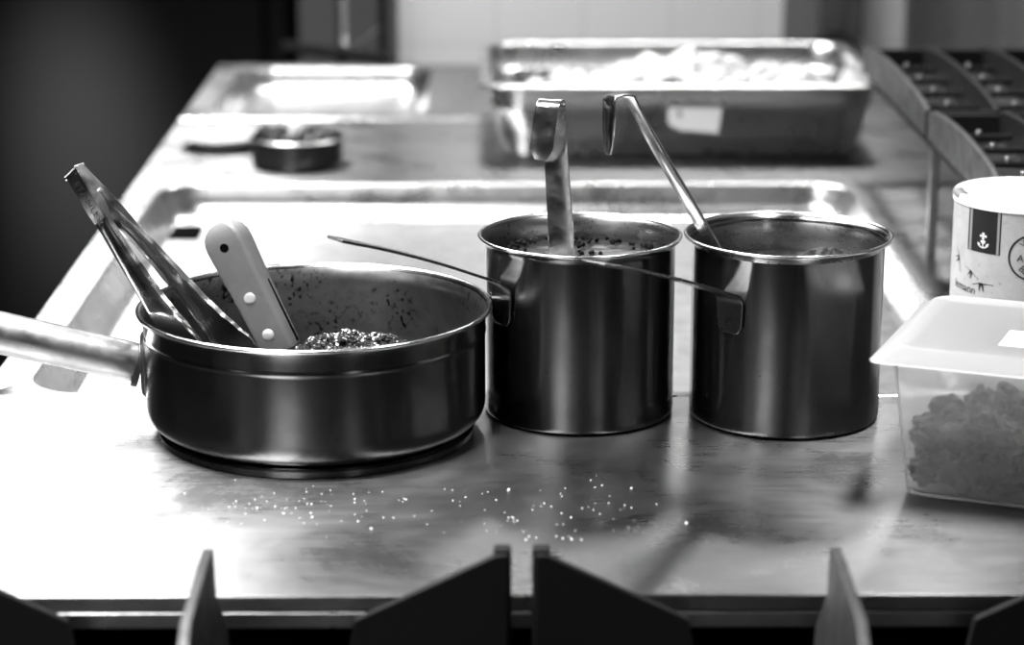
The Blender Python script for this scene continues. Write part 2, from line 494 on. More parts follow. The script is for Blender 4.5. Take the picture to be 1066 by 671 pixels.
bm = bm_new(); lathe(bm, [(pR - .0034, .1065), (pR - .0026, .1085), (pR - .0008, .1088), (pR + .0005, .1076), (pR - .0002, .1055), (pR - .0026, .1055), (pR - .0034, .1065)], (px, py, 0), 160)
link('rim', bm, 'rim', pan, angle=80)
# handle
A = Vector((px - pr - .006, py + .004, .0565)); B = Vector((-.4060, 1.898, .0872)); D = (B - A)
E2 = A + D * 2.0
bm = bm_new()
hp = [A + (E2 - A) * t for t in (0, .02, .1, .3, .55, .8, .95, .99, 1.0)]
tube(bm, hp, [.0135, .0158, .0163, .0166, .0172, .0178, .0176, .0140, .006], 32, flat=1.03)
hnd = link('handle', bm, 'cast_tube', pan)
bm = bm_new(); Dn = D.normalized()
tube(bm, [A - Dn * .001, A + Dn * .0035], [.0188, .0188], 32, flat=1.05)
link('collar', bm, 'black', hnd)
bm = bm_new()
lps = []
for off in (.0, .0035):
    lp = []
    for k in range(40):
        a = 2 * PI * k / 40
        yy = .020 * math.cos(a); zz = .030 * math.sin(a)
        rr = pr + .0005 + off
        th = PI + yy / rr
        q = 1 - .15 * (off > 0)
        lp.append((px + rr * math.cos(PI - yy * q / rr), py + rr * math.sin(PI - yy * q / rr), .0575 + zz * q))
    lps.append(lp)
add_loops(bm, lps); link('mounting_plate', bm, 'dull', pan, bevel=.0006)

# mince in the pan
def minced():
    bm = bm_new()
    rnd = random.Random(5)
    # bed
    n, rings = 120, 44; rr = []
    def hz(x, y):
        g = .036 * math.exp(-((x + .116) / .066) ** 4 - ((y - 1.900) / .050) ** 2)
        return .036 + g * 1.25 + .006 * noise.fractal(Vector((x * 60, y * 60, 2)), .8, 2.2, 4)
    c0 = bm.verts.new((px, py, hz(px, py)))
    for k in range(1, rings + 1):
        q = (pr - .004) * k / rings
        rr.append([bm.verts.new((px + q * math.cos(2 * PI * i / n), py + q * math.sin(2 * PI * i / n), hz(px + q * math.cos(2 * PI * i / n), py + q * math.sin(2 * PI * i / n)))) for i in range(n)])
    for i in range(n): bm.faces.new((c0, rr[0][i], rr[0][(i + 1) % n]))
    for a, b_ in zip(rr, rr[1:]):
        for i in range(n):
            j = (i + 1) % n; bm.faces.new((a[i], b_[i], b_[j], a[j]))
    bot = [bm.verts.new((px + (v.co.x - px) * .93, py + (v.co.y - py) * .93, .015)) for v in rr[-1]]
    for i in range(n):
        j = (i + 1) % n; bm.faces.new((rr[-1][i], bot[i], bot[j], rr[-1][j]))
    bm.faces.new(bot)
    for f in bm.faces: f.material_index = 1
    for i in range(2200):
        x = rnd.gauss(-.112, .052); y = rnd.gauss(1.895, .032)
        if (x - px) ** 2 + (y - py) ** 2 > .12 ** 2: continue
        random.seed(i)
        add_lump(bm, (x, y, hz(x, y) + .001), rnd.uniform(.0016, .0042), i * .37, .6, 1, (1, .8, .7))
    return link('minced_stew', bm, ('bit', 'crust'), None)
tag(minced(), 'heap of glossy dark mince in the wide pan beside the spatula', 'mince', kind='stuff')
random.seed(11)

# ------------------------------------------------------------ tongs
T = Vector((-.3385, 1.895, .2225))
tongs = thing('kitchen_tongs', 'shiny steel tongs standing in the saute pan, closed end upwards', 'tongs', tuple(T))
def channel(bm, stations, nrm, thick=.0011):
    """U channel: stations = (point, width, flange depth, web crown)"""
    pts = [Vector(s[0]) for s in stations]; loops = []
    for i, s in enumerate(stations):
        t = (pts[min(i + 1, len(pts) - 1)] - pts[max(i - 1, 0)]).normalized()
        n = (nrm - t * nrm.dot(t)).normalized(); b = t.cross(n)
        w, fd, cr = s[1] / 2, s[2], s[3]
        outer, inner = [], []
        sec = [(-w, -fd), (-w, -fd * .5), (-w, -.0012), (-w + .0012, 0), (-w * .5, cr * .75), (0, cr), (w * .5, cr * .75), (w - .0012, 0), (w, -.0012), (w, -fd * .5), (w, -fd)]
        for k, (u, v) in enumerate(sec):
            p = pts[i] + b * u + n * v; outer.append(p)
            uu = u * (1 - thick / max(w, .002)); vv = v - (thick if k not in (0, 1, 9, 10) else 0)
            inner.append(pts[i] + b * uu + n * vv)
        loops.append(outer + inner[::-1])
    add_loops(bm, loops)
tipA = Vector((-.2420, 1.845, .0748)); tipB = Vector((-.1990, 1.880, .0650))
def arm(tip, out, parent, flare):
    st = []
    topo = T + out * .0045
    L = (tip - topo)
    bend = Vector((0, 0, 0))
    data = [(0, .0195, .0070, 0), (.05, .0195, .0080, 0), (.20, .0195, .0080, 0), (.25, .0180, .0065, .0), (.29, .0160, .0055, .0015), (.42, .0180, .0055, .002), (.55, .0205, .006, .002), (.66, .0235, .006, .002)]
    data += [(.76, .029, .0055, .0015), (.84, .037, .0045, .0012), (.92, .044, .003, .001), (.97, .042, .003, .0008), (1.0, .030, .002, .0005)]
    for q in range(61):
        t = q / 60
        k = max(i for i in range(len(data)) if data[i][0] <= t + 1e-9); k = min(k, len(data) - 2)
        a_, b_ = data[k], data[k + 1]; m = (t - a_[0]) / (b_[0] - a_[0]); m = m * m * (3 - 2 * m)
        w, fd, cr = [a_[i] + (b_[i] - a_[i]) * m for i in (1, 2, 3)]
        p = topo + L * t + out * (.012 * math.sin(PI * min(1, t)) * flare)
        st.append((p, w, fd, cr))
    bm = bm_new(); channel(bm, st, out)
    return link('arm', bm, 'polish', parent, angle=35)
outA = Vector((-.62, -.74, -.10)).normalized(); outB = -outA
armA = arm(tipA, outA, tongs, .2); armB = arm(tipB, outB, tongs, .3)
# hinge end: rolled cap, pin
ax = ((tipA + tipB) / 2 - T).normalized(); sd = ax.cross(outA).normalized()
bm = bm_new()
M4 = Matrix((( *sd, 0), (*outA, 0), (*ax, 0), (0, 0, 0, 1))).transposed(); M4.translation = T
add_box(bm, (-.0098, -.0052, -.0012), (.0098, .0052, .0006), M4)
link('end_cap', bm, 'rim', tongs, smooth=False, bevel=.0008)
bm = bm_new(); tube(bm, [T + sd * -.0112 + ax * .0015 + outA * .003, T + sd * .0112 + ax * .0015 + outA * .003], .0015, 12)
link('hinge_pin', bm, 'rim', tongs)
bm = bm_new(); tube(bm, [T + sd * -.0112 + ax * .025 - outA * .001, T + sd * .0112 + ax * .025 - outA * .001], .0016, 12)
link('locking_pin', bm, 'rim', tongs)

def text_mesh(body, size, spacing=1.):
    cu = bpy.data.curves.new('t', 'FONT'); cu.body = body; cu.size = size; cu.space_character = spacing
    cu.align_x = 'CENTER'; cu.align_y = 'CENTER'; cu.resolution_u = 3
    ob = bpy.data.objects.new('t', cu); COL.objects.link(ob)
    dg = bpy.context.evaluated_depsgraph_get(); dg.update()
    me = bpy.data.meshes.new_from_object(ob.evaluated_get(dg))
    bm = bm_new(); bm.from_mesh(me)
    bpy.data.objects.remove(ob); bpy.data.curves.remove(cu); bpy.data.meshes.remove(me)
    return bm
# stamped lettering on the web of the near arm
bm = text_mesh('STAINLESS', .0085, 1.05)
fA = (tipA - (T + outA * .0045)).normalized(); nA = (outA - fA * outA.dot(fA)).normalized(); bA = fA.cross(nA)
cA = T + outA * .0045 + fA * .030 + nA * .0006
for v in bm.verts: v.co = cA + fA * v.co.x + (nA.cross(fA)) * v.co.y + outA * (.0024 * math.sin(PI * (.030 + v.co.x) / (tipA - T).length))
link('stamped_lettering', bm, 'dull', armA, smooth=False)

# ------------------------------------------------------------ spatula
sp = thing('spatula', 'spatula with pale riveted grip leaning in the saute pan', 'spatula', (-.175, 1.82, .1))
top = Vector((-.2168, 1.838, .1915)); base = Vector((-.1690, 1.825, .0925))
dax = (base - top).normalized(); nf = Vector((-.36, -.93, .0)); nf = (nf - dax * nf.dot(dax)).normalized(); sx = dax.cross(nf).normalized()
if sx.x < 0: sx = -sx
def gripsec(p, w, t, rc=.0035):
    out = []
    for cx_, cy_, a0 in ((w / 2 - rc, t / 2 - rc, 0), (-w / 2 + rc, t / 2 - rc, 90), (-w / 2 + rc, -t / 2 + rc, 180), (w / 2 - rc, -t / 2 + rc, 270)):
        for i in range(5):
            a = math.radians(a0 + 90 * i / 4); out.append(p + sx * (cx_ + rc * math.cos(a)) + nf * (cy_ + rc * math.sin(a)))
    return out
Lg = (base - top).length
bm = bm_new()
st = [(-.001, .006, .005), (-.0005, .013, .009), (.001, .020, .0125), (.0035, .0265, .0160), (.007, .031, .0188), (.012, .0340, .0205), (.019, .0345, .021), (.05, .0315, .0195), (.08, .0300, .0185), (Lg - .004, .0295, .018), (Lg, .028, .0165)]
add_loops(bm, [gripsec(top + dax * t, w, th, min(.0035, th * .28)) for t, w, th in st])
gp = link('grip', bm, 'grip', sp, angle=50)
bm = bm_new()
lps = []
for q, z in ((.0052, .0), (.0052, .0006), (.0045, .0010), (.0020, .0013)): lps.append((q, z))
for dd in (.0625, .0945):
    bm = bm_new(); c = top + dax * dd + nf * (.0092 if dd < .08 else .0088) + sx * .000
    add_loops(bm, [[c + nf * z + (sx * math.cos(2 * PI * k / 24) + dax * .9 * math.sin(2 * PI * k / 24)) * q for k in range(24)] for q, z in lps])
    link('rivet', bm, 'rivet', gp)
bm = bm_new(); c = top + dax * .0185 + nf * .0101
add_loops(bm, [[c + nf * z + (sx * math.cos(2 * PI * k / 24) + dax * .9 * math.sin(2 * PI * k / 24)) * .0040 for k in range(24)] for z in (-.003, .0004)])
link('hanging_hole', bm, 'hole', gp)
bm = bm_new()
tb = base - dax * .05
strip(bm, [tb, base, base + dax * .018, base + dax * .026, base + dax * .050], [.020, .022, .026, .060, .060], sx, .0018)
link('blade', bm, 'polish', sp)
bm = bm_new()
edge = [top + dax * t + sx * (.0152) - nf * .0025 for t in (.055, .09, Lg - .002)]
strip(bm, edge, [.0022] * 3, nf, .0010); link('tang', bm, 'hole', gp)

# ------------------------------------------------------------ ladles
def ladle(label, pts, widths, side, crown, bowl_c, loc):
    l = thing('ladle', label, 'ladle', loc, 'steel ladles')
    bm = bm_new(); strip(bm, pts, widths, side, .0018, crown, 8)
    link('handle', bm, 'polish', l, bevel=.0005, angle=50)
    bm = bm_new(); R = .034
    pr_ = [(R * math.sin(a / 8 * PI / 2), -R * math.cos(a / 8 * PI / 2)) for a in range(9)] + [((R - .0015) * math.sin(a / 8 * PI / 2), -(R - .0015) * math.cos(a / 8 * PI / 2)) for a in range(8, -1, -1)]
    pr_[0] = (0, -R); pr_[-1] = (0, -R + .0015)
    lathe(bm, pr_, bowl_c, 40); link('bowl', bm, 'polish', l)
    return l
# middle pot: strip faces the viewer, hook folded to the front
s2 = Vector((.955, -.30, 0)).normalized(); f2 = Vector((-.30, -.955, 0)).normalized()
b2 = Vector((.0600, 1.935, .050)); t2 = Vector((.0478, 1.985, .2600))
pts = [b2 + (t2 - b2) * t for t in (0, .25, .5, .75, .9, .97)]
for k in range(0, 7):
    a = k / 6 * PI
    pts.append(t2 + f2 * (.0085 - .0085 * math.cos(a)) + Vector((0, 0, .0055 * math.sin(a))))
fo = t2 + f2 * .017
sh = Vector((-.0022, 0, 0))
pts += [fo + Vector((0, 0, -.010)) + sh, fo + f2 * .002 + Vector((0, 0, -.025)) + sh * 1.6, fo + f2 * .003 + Vector((0, 0, -.034)) + sh * 2, fo + f2 * .002 + Vector((0, 0, -.0435)) + sh * 2.4]
wd = [.0225, .0225, .022, .021, .020, .020] + [.0205] * 7 + [.0205, .0205, .0205, .0110]
cr = [.0008] * 5 + [.0004] + [.0] * 7 + [.0, .0008, .0008, 0]
ladle('ladle with broad flat hooked handle, upright in the middle pot', pts, wd, s2, cr, (.0575, 1.94, .060), (.0575, 1.935, .05))
# right pot: strip leans to the left, hook folds left and down
b3 = Vector((.2230, 1.930, .085)); t3 = Vector((.1125, 1.950, .2690)); 
dv = (t3 - b3).normalized()
s3 = Vector((.42, -.90, .1)).normalized(); h3 = Vector((-.90, -.42, 0)).normalized()
pts = [b3 + (t3 - b3) * t for t in (0, .3, .5, .7, .85, .95)]
c3 = t3
for px_, pz_ in ((-.0030, .0042), (-.0075, .0062), (-.0130, .0066), (-.0185, .0056), (-.0205, .0020), (-.0212, -.006), (-.0215, -.020), (-.0212, -.034), (-.0205, -.0425)):
    pts.append(t3 + Vector((px_, px_ * .45, pz_)))
wd = [.020, .020, .0205, .020, .019, .018] + [.019] * 4 + [.0205, .0205, .0200, .0165, .0070]
cr = [.0045, .0045, .0042, .004, .0035, .002] + [.0005] * 4 + [.0, .001, .001, .001, 0]
ladle('ladle with slanting channelled handle hooked to the left, in the right pot', pts, wd, s3, cr, (.235, 1.945, .075), tuple(b3))

# ------------------------------------------------------------ frosted tub with lid, and what is in it
ca = math.radians(-22.4)
tub_o = Vector((.3095, 1.738, 0))            # near left corner of the base
W, Dp, Hh = .235, .148, .112
def tubloop(ins, z, r, dx0=0.):
    lp = rrect(-ins, W + ins, -ins, Dp + ins, r, z, 8)
    return rot_loop(lp, tub_o, ca)
tub = thing('food_tub', 'frosted plastic food tub with white lid, at the right edge by the pot', 'food container', tuple(tub_o))
bm = bm_new()
add_loops(bm, [tubloop(-.004, .0006, .010), tubloop(-.001, .002, .013), tubloop(0, .006, .014), tubloop(.008, .07, .018), tubloop(.012, .104, .020), tubloop(.016, .106, .022), tubloop(.016, .110, .022),
               tubloop(.0145, .110, .021), tubloop(.0105, .104, .019), tubloop(.0065, .07, .017), tubloop(-.0015, .007, .013), tubloop(-.006, .0025, .008)])
link('body', bm, 'tub', tub, angle=50)
bm = bm_new()
add_loops(bm, [tubloop(.0165, .1095, .012), tubloop(.0245, .1098, .008), tubloop(.0252, .1108, .008), tubloop(.0225, .1122, .010), tubloop(.019, .1140, .016), tubloop(.013, .1205, .020), tubloop(.010, .1212, .018), tubloop(.005, .1200, .015), tubloop(.001, .1180, .012)])
link('lid', bm, 'lid', tub, angle=60)
# sticker on the lid
def tubpt(x, y, z):
    cs, sn = math.cos(ca), math.sin(ca); return (tub_o.x + x * cs - y * sn, tub_o.y + x * sn + y * cs, z)
bm = bm_new()
add_loops(bm, [[tubpt(x, y, z) for x, y in ((.062, .030), (.150, .030), (.150, .075), (.062, .075))] for z in (.1181, .1186)])
stk = link('lid_sticker', bm, 'white_ink', tub, smooth=False)
bm = bm_new()
add_loops(bm, [[tubpt(x, y, z) for x, y in ((.082, .036), (.145, .036), (.145, .056), (.082, .056))] for z in (.1186, .1188)])
link('printed_panel', bm, 'ink_grey', stk, smooth=False)
bm = bm_new(); rnd = random.Random(3)
for i in range(200):
    x = rnd.uniform(.010, W - .010); y = rnd.uniform(.014, Dp - .014) if i > 90 else .014; z = rnd.uniform(.016, .060)
    add_lump(bm, tubpt(x, y, z), rnd.uniform(.010, .015) if y < .02 else rnd.uniform(.011, .017), i * 2.3, .7, 3, (1, .85, .75))
for v in bm.verts:                      # pieces press flat against the walls of the tub
    d_ = v.co - tub_o; cs, sn = math.cos(-ca), math.sin(-ca)
    lx, ly = d_.x * cs - d_.y * sn, d_.x * sn + d_.y * cs
    k_ = .0022 - .0075 * max(0, min(1, (v.co.z - .006) / .064))
    lx = min(max(lx, k_), W - k_); ly = min(max(ly, k_), Dp - k_)
    v.co = Vector(tubpt(lx, ly, max(v.co.z, .007)))
tag(link('meat_pieces', bm, 'darkfood', None), 'dark meat pieces seen blurred through the frosted tub', 'meat', kind='stuff')

# ------------------------------------------------------------ salt canister
cc_ = (.4690, 2.068, 0); cr_ = .0650; chh = .1640
can = thing('salt_canister', 'round white lidded canister with black emblem label behind the frosted tub', 'canister', cc_)
bm = bm_new(); lathe(bm, [(0, 0), (cr_ - .002, 0), (cr_, .002), (cr_, .06), (cr_, chh), (0, chh)], cc_, 96)
canb = link('body', bm, 'paper', can, angle=40)
bm = bm_new(); R = cr_ + .0012
lathe(bm, [(cr_ + .0002, chh - .0030), (R, chh - .0028), (R, chh + .002), (R - .0012, chh + .0045), (R - .004, chh + .0050), (R - .010, chh + .0040), (R - .013, chh + .0010), (R - .016, chh + .0), (.02, chh + .0005), (0, chh + .0005)], cc_, 96)
clid = link('lid', bm, 'white_plastic', can, angle=60)
bm = bm_new()
lps = [[(cc_[0] + (R - .0004 + o) * math.cos(a), cc_[1] + (R - .0004 + o) * math.sin(a), chh + z) for a in [math.radians(168 + 3 * k) for k in range(9)]] for o, z in ((.0006, .0015), (-.0006, .0052), (-.008, .0054))]
lps2 = lps
add_loops(bm, lps2, False, False, closed=False); link('lid_notch', bm, 'ink_grey', clid, solid=.0006)
# printed matter: u = distance round the wall from the line facing the viewer, positive to the right; z = height
view_a = math.atan2(-cc_[1], -cc_[0] ) 
def cyl(u, z, lift=.0003):
    a = view_a + u / cr_
    return Vector((cc_[0] + (cr_ + lift) * math.cos(a), cc_[1] + (cr_ + lift) * math.sin(a), z))
def wrap(bm, u0, z0, rot=0., lift=.0004, sx_=1., sy_=1.):
    for v in bm.verts:
        x, y = v.co.x * sx_, v.co.y * sy_
        x, y = x * math.cos(rot) - y * math.sin(rot), x * math.sin(rot) + y * math.cos(rot)
        v.co = cyl(u0 + x, z0 + y, lift)
def flat_poly(bm, pts):
    bm.faces.new([bm.verts.new((x, y, 0)) for x, y in pts])
def grid_rect(bm, x0, x1, y0, y1, n=12):
    rows = [[bm.verts.new((x0 + (x1 - x0) * i / n, y, 0)) for i in range(n + 1)] for y in (y0, y1)]
    for i in range(n): bm.faces.new((rows[0][i], rows[0][i + 1], rows[1][i + 1], rows[1][i]))
UP = math.asin
def u_at(px_):   # pixel column in the photograph's frame -> distance round the wall
    return cr_ * math.asin(max(-1, min(1, (px_ - 1067.5) / 81)))
uL, uR = u_at(1009), u_at(1036)
zt, zb = .1630, .1235
bm = bm_new(); grid_rect(bm, uL, uR, zb, zt); wrap(bm, 0, 0, lift=.0003); link('black_panel', bm, 'ink', canb, smooth=False)
for a, b in ((uL - .0045, uL - .0028), (uR + .0022, uR + .0034)):
    bm = bm_new(); grid_rect(bm, a, b, zb, zt, 2); wrap(bm, 0, 0, lift=.0003); link('panel_border', bm, 'ink', canb, smooth=False)
for a, b in ((uL - .0028, uL - .0), (uR, uR + .0022)):
    bm = bm_new(); grid_rect(bm, a, b, zb, zt, 2); wrap(bm, 0, 0, lift=.0003); link('panel_border', bm, 'ink_grey', canb, smooth=False)
# emblem: cross on top, heart in the middle, anchor below
bm = bm_new(); uc = (uL + uR) / 2; s = .0010
def quad(x0, y0, x1, y1, w0, w1):
    d = Vector((x1 - x0, y1 - y0)); n_ = Vector((-d.y, d.x)).normalized()
    flat_poly(bm, [(x0 + n_.x * w0, y0 + n_.y * w0), (x1 + n_.x * w1, y1 + n_.y * w1), (x1 - n_.x * w1, y1 - n_.y * w1), (x0 - n_.x * w0, y0 - n_.y * w0)])
quad(0, -6, 0, 7.5, .45, .5)
for dx, dy in ((0, 1), (-1, 0), (1, 0), (0, -1)):
    quad(dx * .2, 5 + dy * .2, dx * 2.9, 5 + dy * 2.9, .35, 1.3)
hp_ = []
for k in range(28):
    a = 2 * PI * k / 28
    hp_.append((.135 * 16 * math.sin(a) ** 3 , -.6 + .135 * (13 * math.cos(a) - 5 * math.cos(2 * a) - 2 * math.cos(3 * a) - math.cos(4 * a))))
flat_poly(bm, hp_)
for k in range(12):
    a0 = math.radians(200 + 140 * k / 12); a1 = math.radians(200 + 140 * (k + 1) / 12)
    quad(4.2 * math.cos(a0), -1.6 + 4.2 * math.sin(a0), 4.2 * math.cos(a1), -1.6 + 4.2 * math.sin(a1), .55, .55)
for sg in (-1, 1): quad(sg * 3.2, -3.6, sg * 4.9, -1.2, 1.3, .1)
for v in bm.verts: v.co *= s * .95
wrap(bm, uc, .1335, lift=.0005, sx_=1.25); link('cross_heart_anchor_emblem', bm, 'white_ink', canb, smooth=False)
# flying birds
def bird(u0, z0, k, rot, flip=1):
    bm = bm_new(); global quad_bm
    def q(x0, y0, x1, y1, w0, w1):
        d = Vector((x1 - x0, y1 - y0)); n_ = Vector((-d.y, d.x)).normalized()
        flat_poly(bm, [(x0 + n_.x * w0, y0 + n_.y * w0), (x1 + n_.x * w1, y1 + n_.y * w1), (x1 - n_.x * w1, y1 - n_.y * w1), (x0 - n_.x * w0, y0 - n_.y * w0)])
    q(-7, -1.4, -1.5, .2, .12, .25); q(1.5, .3, 8, .6, .3, .15); q(8, .6, 9, .1, .5, .1)
    q(-1.5, .2, 1.5, .3, .5, .6); q(-.3, .2, -.9, -4.5, .9, .1); q(1, .2, 2.6, -4.8, .9, .1)
    for v in bm.verts: v.co = Vector((v.co.x * k * 1.35 * flip, v.co.y * k * 1.35, 0))
    wrap(bm, u0, z0, rot=rot); link('printed_bird', bm, 'ink', canb, smooth=False)
zpx = lambda y: chh - (y - 217) / 1140.
bird(u_at(1021), .0954, .00105, .0)
bird(u_at(1010), .1045, .00085, -.6)
bird(u_at(996), .1135, .00100, -1.3)
# oval seal with letters round its edge
uo, zo = u_at(1048.5) + .0205, .1235
bm = bm_new()
for k in range(64):
    a0, a1 = 2 * PI * k / 64, 2 * PI * (k + 1) / 64
    r0, r1 = .0186, .0203
    flat_poly(bm, [(r0 * math.cos(a0), r0 * math.sin(a0)), (r1 * math.cos(a0), r1 * math.sin(a0)), (r1 * math.cos(a1), r1 * math.sin(a1)), (r0 * math.cos(a1), r0 * math.sin(a1))])
wrap(bm, uo, zo); link('seal_ring', bm, 'ink', canb, smooth=False)
for txt, dx, dz, rt in (('V', -.0075, .0115, .75), ('A', -.0098, -.0010, -.1), ('BI', -.0070, -.0110, -.75)):
    bm = text_mesh(txt, .0085); wrap(bm, uo + dx, zo + dz, rot=rt); link('seal_lettering', bm, 'ink', canb, smooth=False)
bm = text_mesh('lemann', .0105, 1.0); wrap(bm, u_at(1003), .0890, rot=-.05); link('printed_script', bm, 'ink', canb, smooth=False)
bm = bm_new(); bm.free()

# ------------------------------------------------------------ deep hotel pan with pale food
hpn = thing('hotel_pan', 'large deep steel gastronorm pan of pale food at the back of the counter', 'pan', (.23, 3.25, 0))
bm = bm_new()
hx0, hx1, hy0, hy1 = -.022, .505, 3.06, 3.455
def hl(ins, z, r): return rrect(hx0 + ins, hx1 - ins, hy0 + ins, hy1 - ins, r, z, 10)
add_loops(bm, [hl(.060, .0, .02), hl(.054, .002, .03), hl(.040, .009, .035), hl(.028, .020, .045), hl(.023, .034, .045), hl(.018, .062, .045), hl(.014, .066, .045), hl(.013, .092, .045), hl(.012, .0985, .045), hl(.010, .1005, .045), hl(.002, .1005, .035),
               hl(0, .099, .034), hl(0, .096, .034), hl(.0015, .096, .033), hl(.0015, .0985, .033), hl(.0105, .0985, .045), hl(.0145, .092, .044), hl(.0155, .066, .044), hl(.020, .062, .043), hl(.024, .030, .043), hl(.036, .0035, .03)], cap0=True, cap1=True)
link('body', bm, 'hotel', hpn, angle=45)
bm = bm_new()
add_loops(bm, [[(x, y, z) for x, z in ((.222, .070), (.223, .048), (.238, .040), (.288, .036), (.292, .069))] for y in (3.0735, 3.0765)])
lab = link('paper_label', bm, 'white_ink', hpn, smooth=False); lab['label'] = 'white paper label on the pan side'
bm = bm_new(); add_lump(bm, (.2385, 3.0733, .062), .0065, 4, .4, 2, (1, .1, .8)); link('smudge', bm, 'ink_grey', lab)
bm = bm_new(); rnd = random.Random(8)
for i in range(150):
    x = rnd.uniform(.06, .455); y = rnd.uniform(3.11, 3.40)
    hgt = .036 + .038 * math.exp(-((x - .27) / .12) ** 2) * math.exp(-((y - 3.28) / .12) ** 2)
    random.seed(i); add_lump(bm, (x, y, hgt + rnd.uniform(0, .022)), rnd.uniform(.014, .028), i * 1.3, .6, 2, (1, .8, .7))
tag(link('pale_food_pieces', bm, 'whitefood', None), 'heap of pale food pieces filling the large pan at the back', 'food', kind='stuff')

# ------------------------------------------------------------ small dark dish with garlic, pale shallow dish
dx, dy = -.2560, 3.042
dd = thing('small_dish', 'small round dark dish of scraps behind the basin, left of the large pan', 'dish', (dx, dy, 0))
bm = bm_new(); lathe(bm, [(0, 0), (.054, 0), (.057, .003), (.0585, .012), (.059, .034), (.0605, .037), (.0595, .0385), (.057, .037), (.0555, .012), (.052, .006), (0, .005)], (dx, dy, 0), 64)
link('body', bm, 'darkdish', dd, angle=50)
bm = bm_new(); lathe(bm, [(.0575, .0375), (.0598, .0402), (.0620, .0385), (.0605, .0365), (.0575, .0375)], (dx, dy, 0), 64); link('rim', bm, 'dull', dd, angle=80)
bm = bm_new(); rnd = random.Random(2)
for i in range(42):
    a = rnd.random() * 6.28; q = .043 * rnd.random() ** .5
    random.seed(i); add_lump(bm, (dx + q * math.cos(a), dy + q * math.sin(a), .030 + rnd.uniform(0, .012)), rnd.uniform(.007, .012), i, .5, 2)
tag(link('food_scraps', bm, 'darkfood', None), 'dark food scraps in the small round dish', 'food', kind='stuff')
bm = bm_new(); random.seed(3)
add_lump(bm, (dx + .002, dy - .018, .049), .013, 5, .3, 3, (1, .8, 1.3)); add_lump(bm, (dx - .006, dy - .006, .054), .009, 8, .3, 3)
tag(link('garlic_piece', bm, 'whitefood', None, sub=0), 'pale piece standing up in the small dark dish', 'food')
sx0, sy0 = -.368, 3.165
bm = bm_new(); lathe(bm, [(0, 0), (.030, 0), (.034, .002), (.052, .014), (.057, .017), (.056, .0185), (.050, .0155), (.033, .006), (0, .005)], (sx0, sy0, 0), 64)
tag(link('shallow_dish', bm, 'ceramic', None, angle=60), 'pale shallow dish near the left counter edge, beside the small dark dish', 'dish')

# ------------------------------------------------------------ raised cast iron grill grates at right
def grill(y0, y1, label, x0=.462):
    g = thing('grill_grate', label, 'grill grate', (x0, y0, .13), 'raised cast iron grill grates on the right')
    xs = [x0 + .0745 * i for i in range(4)]
    n = 14
    for i, xx in enumerate(xs):
        bm = bm_new(); lps = []
        for k in range(n + 1):
            q = k / n; yy = y0 + (y1 - y0) * q
            top_ = .160 + .012 * math.sin(PI * min(1, q * 1.0)) ** .6
            lps.append([(xx - .003, yy, .132), (xx + .003, yy, .132), (xx + .0035, yy, top_ - .001), (xx + .002, yy, top_), (xx - .002, yy, top_), (xx - .0035, yy, top_ - .001)])
        add_loops(bm, lps); link('side_plate' if i == 0 else 'bar', bm, 'iron_worn' if i == 0 else 'iron', g)
    for yy in (y0 + .004, y1 - .004):
        bm = bm_new(); add_box(bm, (x0 - .003, yy - .005, .128), (xs[-1] + .003, yy + .005, .158)); link('end_rail', bm, 'iron', g, smooth=False, bevel=.001)
    for k in range(1, 5):
        yy = y0 + (y1 - y0) * k / 5
        bm = bm_new(); tube(bm, [(x0, yy, .146), (xs[-1], yy, .146)], .0035, 10); link('cross_rod', bm, 'iron', g)
        for xx in (x0 + .037, x0 + .112, x0 + .186):
            bm = bm_new(); lathe(bm, [(0, .004), (.002, .0035), (.003, .002), (.003, -.004), (0, -.004)], (xx, yy, .150), 12); link('stud', bm, 'dull', g)
    return g
grill(2.535, 2.990, 'rear cast iron grill grate on a raised stand, right of the large pan')
grill(2.160, 2.520, 'front cast iron grill grate on a raised stand, above the salt canister')
st_ = thing('grate_stand', 'thin metal stand holding up the grill grates at right', 'stand', (.58, 2.5, 0))
for (xx, yy) in ((.4695, 2.527), (.69, 2.527), (.61, 2.985), (.69, 2.985), (.69, 2.17), (.60, 2.17)):
    bm = bm_new(); add_box(bm, (xx - .005, yy - .005, 0), (xx + .005, yy + .005, .118)); link('leg', bm, 'dull', st_, smooth=False, bevel=.001)
for (xx, ) in ((.4695,), (.69,)):
    bm = bm_new(); add_box(bm, (xx - .004, 2.165, .118), (xx + .004, 2.98, .1275)); link('rail', bm, 'iron', st_, smooth=False, bevel=.001)

# ------------------------------------------------------------ the dark frame standing behind the rear basin
rk = thing('metal_rack', 'blurred dark metal rack with upright posts behind the counter, upper left', 'rack', (-.25, 4.03, -.9))
def bar(name, a, b, w, mat):
    bm = bm_new(); tube(bm, [a, b], w, 8, up=(.1, 1, .2)); link(name, bm, mat, rk)
bar('post', (-.262, 4.05, .01), (-.262, 4.05, .40), .0085, 'rim')
bar('post', (-.262, 4.05, -.9), (-.262, 4.05, .01), .0085, 'iron')
bar('post', (-.192, 4.05, -.9), (-.192, 4.05, .40), .0075, 'iron')
bar('shelf_bar', (-.36, 4.035, .008), (-.176, 4.025, -.012), .011, 'iron')
bar('highlight_tube', (-.248, 4.06, -.005), (-.19, 4.06, .045), .004, 'rim')  # bright tube modelled in place of a diagonal highlight between the posts

